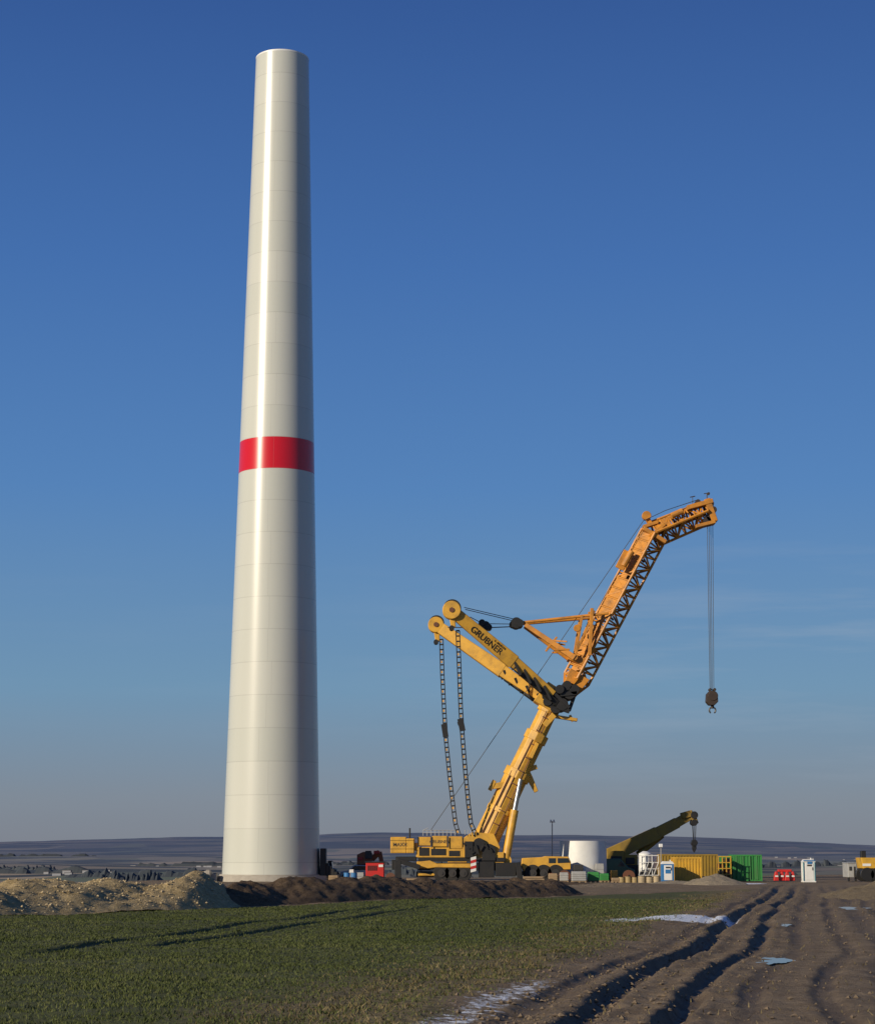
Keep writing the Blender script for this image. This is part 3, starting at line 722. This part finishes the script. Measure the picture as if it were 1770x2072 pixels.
def crate(name,a0,b0,a1,Y,dep,mat,slats=3,mat2=None):
    o=at(name,(a0+a1)/2,Y);x0=P(a0,b0,Y).x;x1=P(a1,b0,Y).x;z1=P(a0,b0,Y).z;z0=G(Y)
    b=B()
    for xx in (x0,(x0+x1)/2-.07,x1-.14): b.box(xx,xx+.14,Y,Y+dep,z0,z0+.1)
    b.box(x0,x1,Y-.01,Y+dep+.01,z0+.1,z0+.14);o.add('pallet',b,WOOD)
    b=B();b.box(x0+.03,x1-.03,Y+.03,Y+dep-.03,z0+.14,z1)
    for i in range(slats): zz=z0+.18+(z1-z0-.25)*i/slats;b.box(x0+.01,x1-.01,Y,Y+dep,zz,zz+(z1-z0)/slats*.5)
    o.add('load',b,mat,.02)
    return o
crate('crate',1133,1766,1150,168,1.2,GRY);crate('crate',1157,1764,1186,166,1.4,GRY,4);crate('crate',1190,1765,1212,167,1.4,GRN);crate('crate',1214,1768,1232,170,1.2,GRN);crate('crate',1205,1748,1222,176,1.2,GRY)
crate('crate',1110,1768,1128,170,1.2,WOOD);crate('crate',1238,1777,1254,166,1.,WOOD,2);crate('crate',1160,1750,1180,173,1.2,DGR,3)
crate('crate',664,1772,684,174,1.2,WOOD,2);crate('crate',782,1768,796,178,1.2,DGR,3);crate('crate',1236,1762,1250,178,1.2,YEL,3)
def cable_drum(a,b0,Y,r,mat):
    o=at('cable_drum',a,Y);c_=P(a,1780,Y);c_.z=G(Y)+r;b=B()
    for dy in (-.35,.35): b.disc(c_+Vector((0,dy,0)),r,.07,24)
    o.add('flanges',b,BRN);b=B();b.disc(c_,r*.72,.62,20);b.disc(c_,r*.2,.8,12);o.add('cable',b,mat)
cable_drum(1142,0,172,.5,BLK);cable_drum(1272,0,175,.5,BLK);cable_drum(790,0,171,.4,BLK)
def mats(a0,a1,Y,n_):
    o=at('timber_mat_stack',(a0+a1)/2,Y);b=B();x0=P(a0,1780,Y).x;x1=P(a1,1780,Y).x
    for i in range(n_):
        for j in range(3): b.box(x0+random.uniform(-.08,.08),x1+random.uniform(-.08,.08),Y+j*.5,Y+j*.5+.45,G(Y)+i*.17,G(Y)+i*.17+.14)
    o.add('timbers',b,WOOD,.015)
mats(1060,1100,170,3);mats(822,846,171,2);mats(1420,1450,171,3)
def car(name,a0,a1,Y,mat,h=1.45,van=False,glass=GLS,flip=False):
    o=at(name,(a0+a1)/2,Y);x0=P(a0,1780,Y).x;x1=P(a1,1780,Y).x;L=x1-x0;g=G(Y)
    if van: pr=[(0,.35),(0,1.6),(.04,1.95),(.70,2.0),(.86,1.25),(.99,1.0),(1,.35)]
    else: pr=[(0,.35),(.01,.85),(.1,.95),(.22,1.4),(.6,1.43),(.76,.95),(.97,.78),(1,.35)]
    if flip: pr=[(1-x,y) for x,y in pr][::-1]
    def prism(b,pts,y0,y1):
        k=len(pts);o_=len(b.v)
        for y in (y0,y1):
            for (x,z) in pts: b.v.append(Vector((x0+x*L,y,g+z)))
        b.f.append(tuple(range(o_,o_+k)));b.f.append(tuple(range(o_+2*k-1,o_+k-1,-1)))
        for i in range(k): j=(i+1)%k;b.f.append((o_+j,o_+i,o_+k+i,o_+k+j))
    b=B();prism(b,pr,Y,Y+1.8);o.add('body',b,mat,.06)
    b=B();w=[(.64,1.3),(.72,1.8),(.8,1.3)] if van else [(.16,.97),(.24,1.32),(.58,1.34),(.7,.97)]
    if flip: w=[(1-x,y) for x,y in w][::-1]
    prism(b,w,Y-.015,Y+1.815);o.add('windows',b,glass)
    b=B()
    for t in (.18,.8):
        for yy in (Y+.1,Y+1.7): b.disc(Vector((x0+t*L,yy,g+.34)),.34,.26,18)
    o.add('tyres',b,RUB,.02)
    return o
car('parked_car',686,760,184,paint('silver_car_paint',(.45,.45,.45),.3,.2,.3),flip=True)
car('parked_van',1186,1285,182.1,paint('green_van_paint',(.05,.12,.07),.35,.2),van=True)
def loader(name,a0,a1,Y,mat,h):
    o=at(name,(a0+a1)/2,Y);w=a1-a0;f=lambda t:a0+w*t;t_=1780-h
    b=B();b.poly([(f(.02),1768),(f(.04),1756),(f(.35),1752),(f(.4),1768)],Y,2);b.poly([(f(.35),1770),(f(.35),1762),(f(.8),1762),(f(.8),1770)],Y+.2,1.6)
    b.beam(P(f(.25),1754,Y+1.9),P(f(.95),1762,Y+1.9),.3,.3);o.add('body_and_arm',b,mat,.04)
    b=B();b.poly([(f(.38),1762),(f(.42),t_+2),(f(.66),t_+2),(f(.74),1762)],Y+.1,1.2);o.add('cab_glass',b,GLS,.02)
    b=B();b.poly([(f(.41),t_+2),(f(.41),t_),(f(.68),t_),(f(.68),t_+2)],Y,1.4)
    b.poly([(f(.9),1758),(f(1.),1768),(f(.98),1776),(f(.9),1774)],Y,2.1);o.add('roof_and_bucket',b,DGR,.02)
    b=B()
    for t in (.2,.72):
        for yy in (Y+.1,Y+1.9): b.disc(P(f(t),1773,Y)+Vector((0,yy-Y,0)),.55,.45,20)
    o.add('tyres',b,RUB,.04)
    return o
loader('telehandler',650,682,182,GRY,38)
o=at('site_generator',759,176);b=B();b.bx(740,1746,777,1776,176,2);o.add('housing',b,RED,.05)
b=B();
for i in range(5): b.bx(744+i*4,1752,746+i*4,1762,175.96,.04)
b.bx(742,1776,747,None,176.2,1.6);b.bx(770,1776,775,None,176.2,1.6);b.bx(738,1744,779,1746,175.95,2.1);o.add('vents_and_skids',b,BLK)
b=B();b.bx(766,1750,775,1755,175.96,.04);o.add('label',b,WHT)
o=at('excavator',745,186);b=B();b.poly([(722,1750),(722,1730),(735,1724),(752,1726),(752,1750)],185,2.2);b.beam(P(752,1740,186),P(768,1724,186),.5,.5);b.beam(P(768,1724,186),P(772,1745,186),.4,.4);o.add('house_and_boom',b,paint('excavator_orange',(.36,.11,.04),.6,.5),.04)
b=B();b.poly([(738,1738),(739,1722),(751,1722),(753,1738)],184.8,.3);b.bx(718,1750,760,1760,185,.6);b.bx(718,1750,760,1760,186.8,.6);b.bx(716,1756,764,1768,185.1,2.2);o.add('cab_and_tracks',b,DGR,.03)
b=B();b.bx(756,1722,768,1728,184.9,.6);b.bx(724,1735,734,1741,184.9,.1);o.add('lights_and_panels',b,RED,.02)
crate('crate',706,1760,716,178,1.,WHT,2);crate('crate',720,1766,736,176,1.2,GRY,2)
o=at('concrete_block',410,176)
for i,(a,bq) in enumerate(((396,1767),(412,1763),(425,1769))):
    b=B();b.bx(a,bq,a+13,None,175+i*.6,1.2);x_=P(a,bq,175);b.box(x_.x+.1,x_.x+.45,175.2+i*.6,176+i*.6,x_.z-.01,x_.z+.08);o.add('block_%d'%i,b,CONC,.04)
o=at('barrier_stack',1588,172);b=B()
for i in range(4):
    a=1566+i*11
    b.poly([(a,1783),(a+1,1772),(a+3,1764),(a+7,1764),(a+9,1772),(a+10,1783)],171.5+.3*(i%2),.5)
b.bx(1574,1760,1602,1765,171.8,.6);o.add('barriers',b,RED,.04)
b=B()
for i in range(4):
    a=1568+i*11;b.poly([(a,1775),(a+.3,1772),(a+6,1772),(a+6.3,1775)],171.44+.3*(i%2),.05)
o.add('reflective_bands',b,WHT)
o=at('site_cabin',1724,178);b=B();b.bx(1715,1747,1734,1776,178,2.4);b.bx(1714.4,1746,1734.6,1748,177.95,2.5);o.add('walls_and_roof',b,GRY,.03)
b=B();b.bx(1718,1754,1723,1762,177.96,.05);b.bx(1727,1754,1731,1775,177.96,.05);o.add('window_and_door',b,DGR);b=B();b.bx(1716,1776,1719,None,178.2,.3);b.bx(1730,1776,1733,None,178.2,.3);o.add('feet',b,BLK)
Yl=174;o=at('dump_truck',1762,Yl);b=B();b.poly([(1742,1736),(1812,1736),(1806,1758),(1746,1758)],Yl,2.4);b.poly([(1812,1762),(1812,1738),(1826,1738),(1832,1750),(1832,1764)],Yl+.1,2.2);o.add('tipper_body_and_cab',b,CYL,.04)
b=B();b.bx(1745,1759,1830,1766,Yl+.3,1.8)
for a in (1755,1775,1820):
    for yy in (.2,2.1): b.disc(P(a,1770,Yl)+Vector((0,yy,0)),.6,.45,20)
b.bx(1742,1722,1752,1736,Yl+1,.6);o.add('chassis_and_tyres',b,BLK,.03)
b=B();b.bx(1745,1748,1762,1753,Yl-.03,.05);b.poly([(1815,1748),(1815,1741),(1825,1741),(1828,1748)],Yl+.05,.06);o.add('panels',b,WHT)
# ================= VILLAGES AND TREE LINES in the valley =================
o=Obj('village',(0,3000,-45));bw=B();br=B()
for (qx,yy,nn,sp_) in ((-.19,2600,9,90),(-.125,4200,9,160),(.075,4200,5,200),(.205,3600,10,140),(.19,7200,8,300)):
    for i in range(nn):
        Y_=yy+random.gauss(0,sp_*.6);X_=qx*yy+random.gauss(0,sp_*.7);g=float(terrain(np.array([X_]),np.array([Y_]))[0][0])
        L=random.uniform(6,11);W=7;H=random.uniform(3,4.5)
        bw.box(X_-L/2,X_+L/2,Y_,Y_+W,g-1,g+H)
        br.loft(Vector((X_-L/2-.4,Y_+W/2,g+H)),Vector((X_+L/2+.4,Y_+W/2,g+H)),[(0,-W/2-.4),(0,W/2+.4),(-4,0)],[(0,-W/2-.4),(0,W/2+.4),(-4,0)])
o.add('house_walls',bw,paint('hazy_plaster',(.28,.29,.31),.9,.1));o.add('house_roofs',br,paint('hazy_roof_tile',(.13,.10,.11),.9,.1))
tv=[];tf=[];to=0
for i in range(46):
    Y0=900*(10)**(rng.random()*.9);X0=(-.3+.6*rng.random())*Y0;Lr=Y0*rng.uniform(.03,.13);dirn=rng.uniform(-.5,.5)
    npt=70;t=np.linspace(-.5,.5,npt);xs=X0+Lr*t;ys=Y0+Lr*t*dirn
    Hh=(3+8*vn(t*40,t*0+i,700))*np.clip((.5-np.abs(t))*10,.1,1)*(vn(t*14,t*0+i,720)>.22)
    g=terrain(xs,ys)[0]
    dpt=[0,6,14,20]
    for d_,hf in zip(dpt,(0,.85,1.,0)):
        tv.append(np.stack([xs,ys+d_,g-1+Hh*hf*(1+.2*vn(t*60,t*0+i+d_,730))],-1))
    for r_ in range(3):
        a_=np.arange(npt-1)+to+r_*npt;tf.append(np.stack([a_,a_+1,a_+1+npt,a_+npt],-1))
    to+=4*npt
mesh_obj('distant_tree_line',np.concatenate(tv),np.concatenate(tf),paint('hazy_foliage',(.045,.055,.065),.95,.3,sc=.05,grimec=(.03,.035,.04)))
# ================= LIGHT, SKY, CAMERA =================
el=math.radians(20);az=math.radians(51)
sd=Vector((-math.sin(az)*math.cos(el),-math.cos(az)*math.cos(el),math.sin(el)))
L=bpy.data.lights.new('sun','SUN');L.energy=5.0;L.angle=math.radians(.5);L.color=(1,.87,.67)
lo=bpy.data.objects.new('sun',L);S.collection.objects.link(lo);lo.rotation_euler=sd.to_track_quat('Z','Y').to_euler()
w=bpy.data.worlds.new('World');w.name='sky';S.world=w;w.use_nodes=True;nt=w.node_tree
bg=nt.nodes['Background'];sky=nt.nodes.new('ShaderNodeTexSky');sky.sky_type='NISHITA';sky.sun_disc=False
sky.sun_elevation=el;sky.sun_rotation=math.atan2(sd.x,sd.y)%(2*math.pi);sky.air_density=1.0;sky.dust_density=1.0;sky.ozone_density=3.0;sky.altitude=300
class W(N):
    def __init__(s): s.t=nt
wd=W();tc=wd.coord('Generated');sx=wd.n('ShaderNodeSeparateXYZ');wd.l(tc,sx.inputs[0])
def lin(r,g,b_): return tuple((c/255/12.92 if c/255<.04045 else ((c/255+.055)/1.055)**2.4) for c in (r,g,b_))
grad=wd.ramp(sx.outputs[2],[(0.,lin(126,131,143)),(.025,lin(125,136,151)),(.08,lin(108,146,178)),(.18,lin(82,129,185)),(.29,lin(65,110,174)),(.41,lin(50,88,152)),(.9,lin(34,65,122))])
mpw=wd.n('ShaderNodeMapping');mpw.inputs['Scale'].default_value=(3,3,34);mpw.inputs['Rotation'].default_value=(0,.03,0);wd.l(tc,mpw.inputs[0])
cn=wd.noise(1.6,6,mpw.outputs[0],.6)
band=wd.ramp(sx.outputs[2],[(0.,0.),(.05,.6),(.11,1.),(.17,.0)])
east=wd.ramp(wd.math('ADD',sx.outputs[0],.5),[(.45,.15),(.62,1.)])
cf=wd.math('MULTIPLY',wd.math('MULTIPLY',wd.ramp(cn,[(.50,0.),(.75,.40)]),band),east)
grad=wd.mix(cf,grad,lin(160,172,188))
sc_=wd.n('ShaderNodeVectorMath',_operation='SCALE');wd.l(grad,sc_.inputs[0]);sc_.inputs['Scale'].default_value=1/.09
fin=wd.mix(.92,sky.outputs[0],sc_.outputs[0])
nt.links.new(fin,bg.inputs[0]);bg.inputs[1].default_value=.09
cam=bpy.data.cameras.new('camera');cam.sensor_fit='HORIZONTAL';cam.sensor_width=36;cam.lens=4000/1770*36;cam.clip_end=30000;cam.clip_start=.1
co=bpy.data.objects.new('camera',cam);S.collection.objects.link(co);co.location=(0,0,EYE);co.rotation_euler=(math.pi/2+math.atan(.1715),0,0)
S.camera=co
S.view_settings.view_transform='Standard';S.view_settings.look='None';S.view_settings.exposure=0
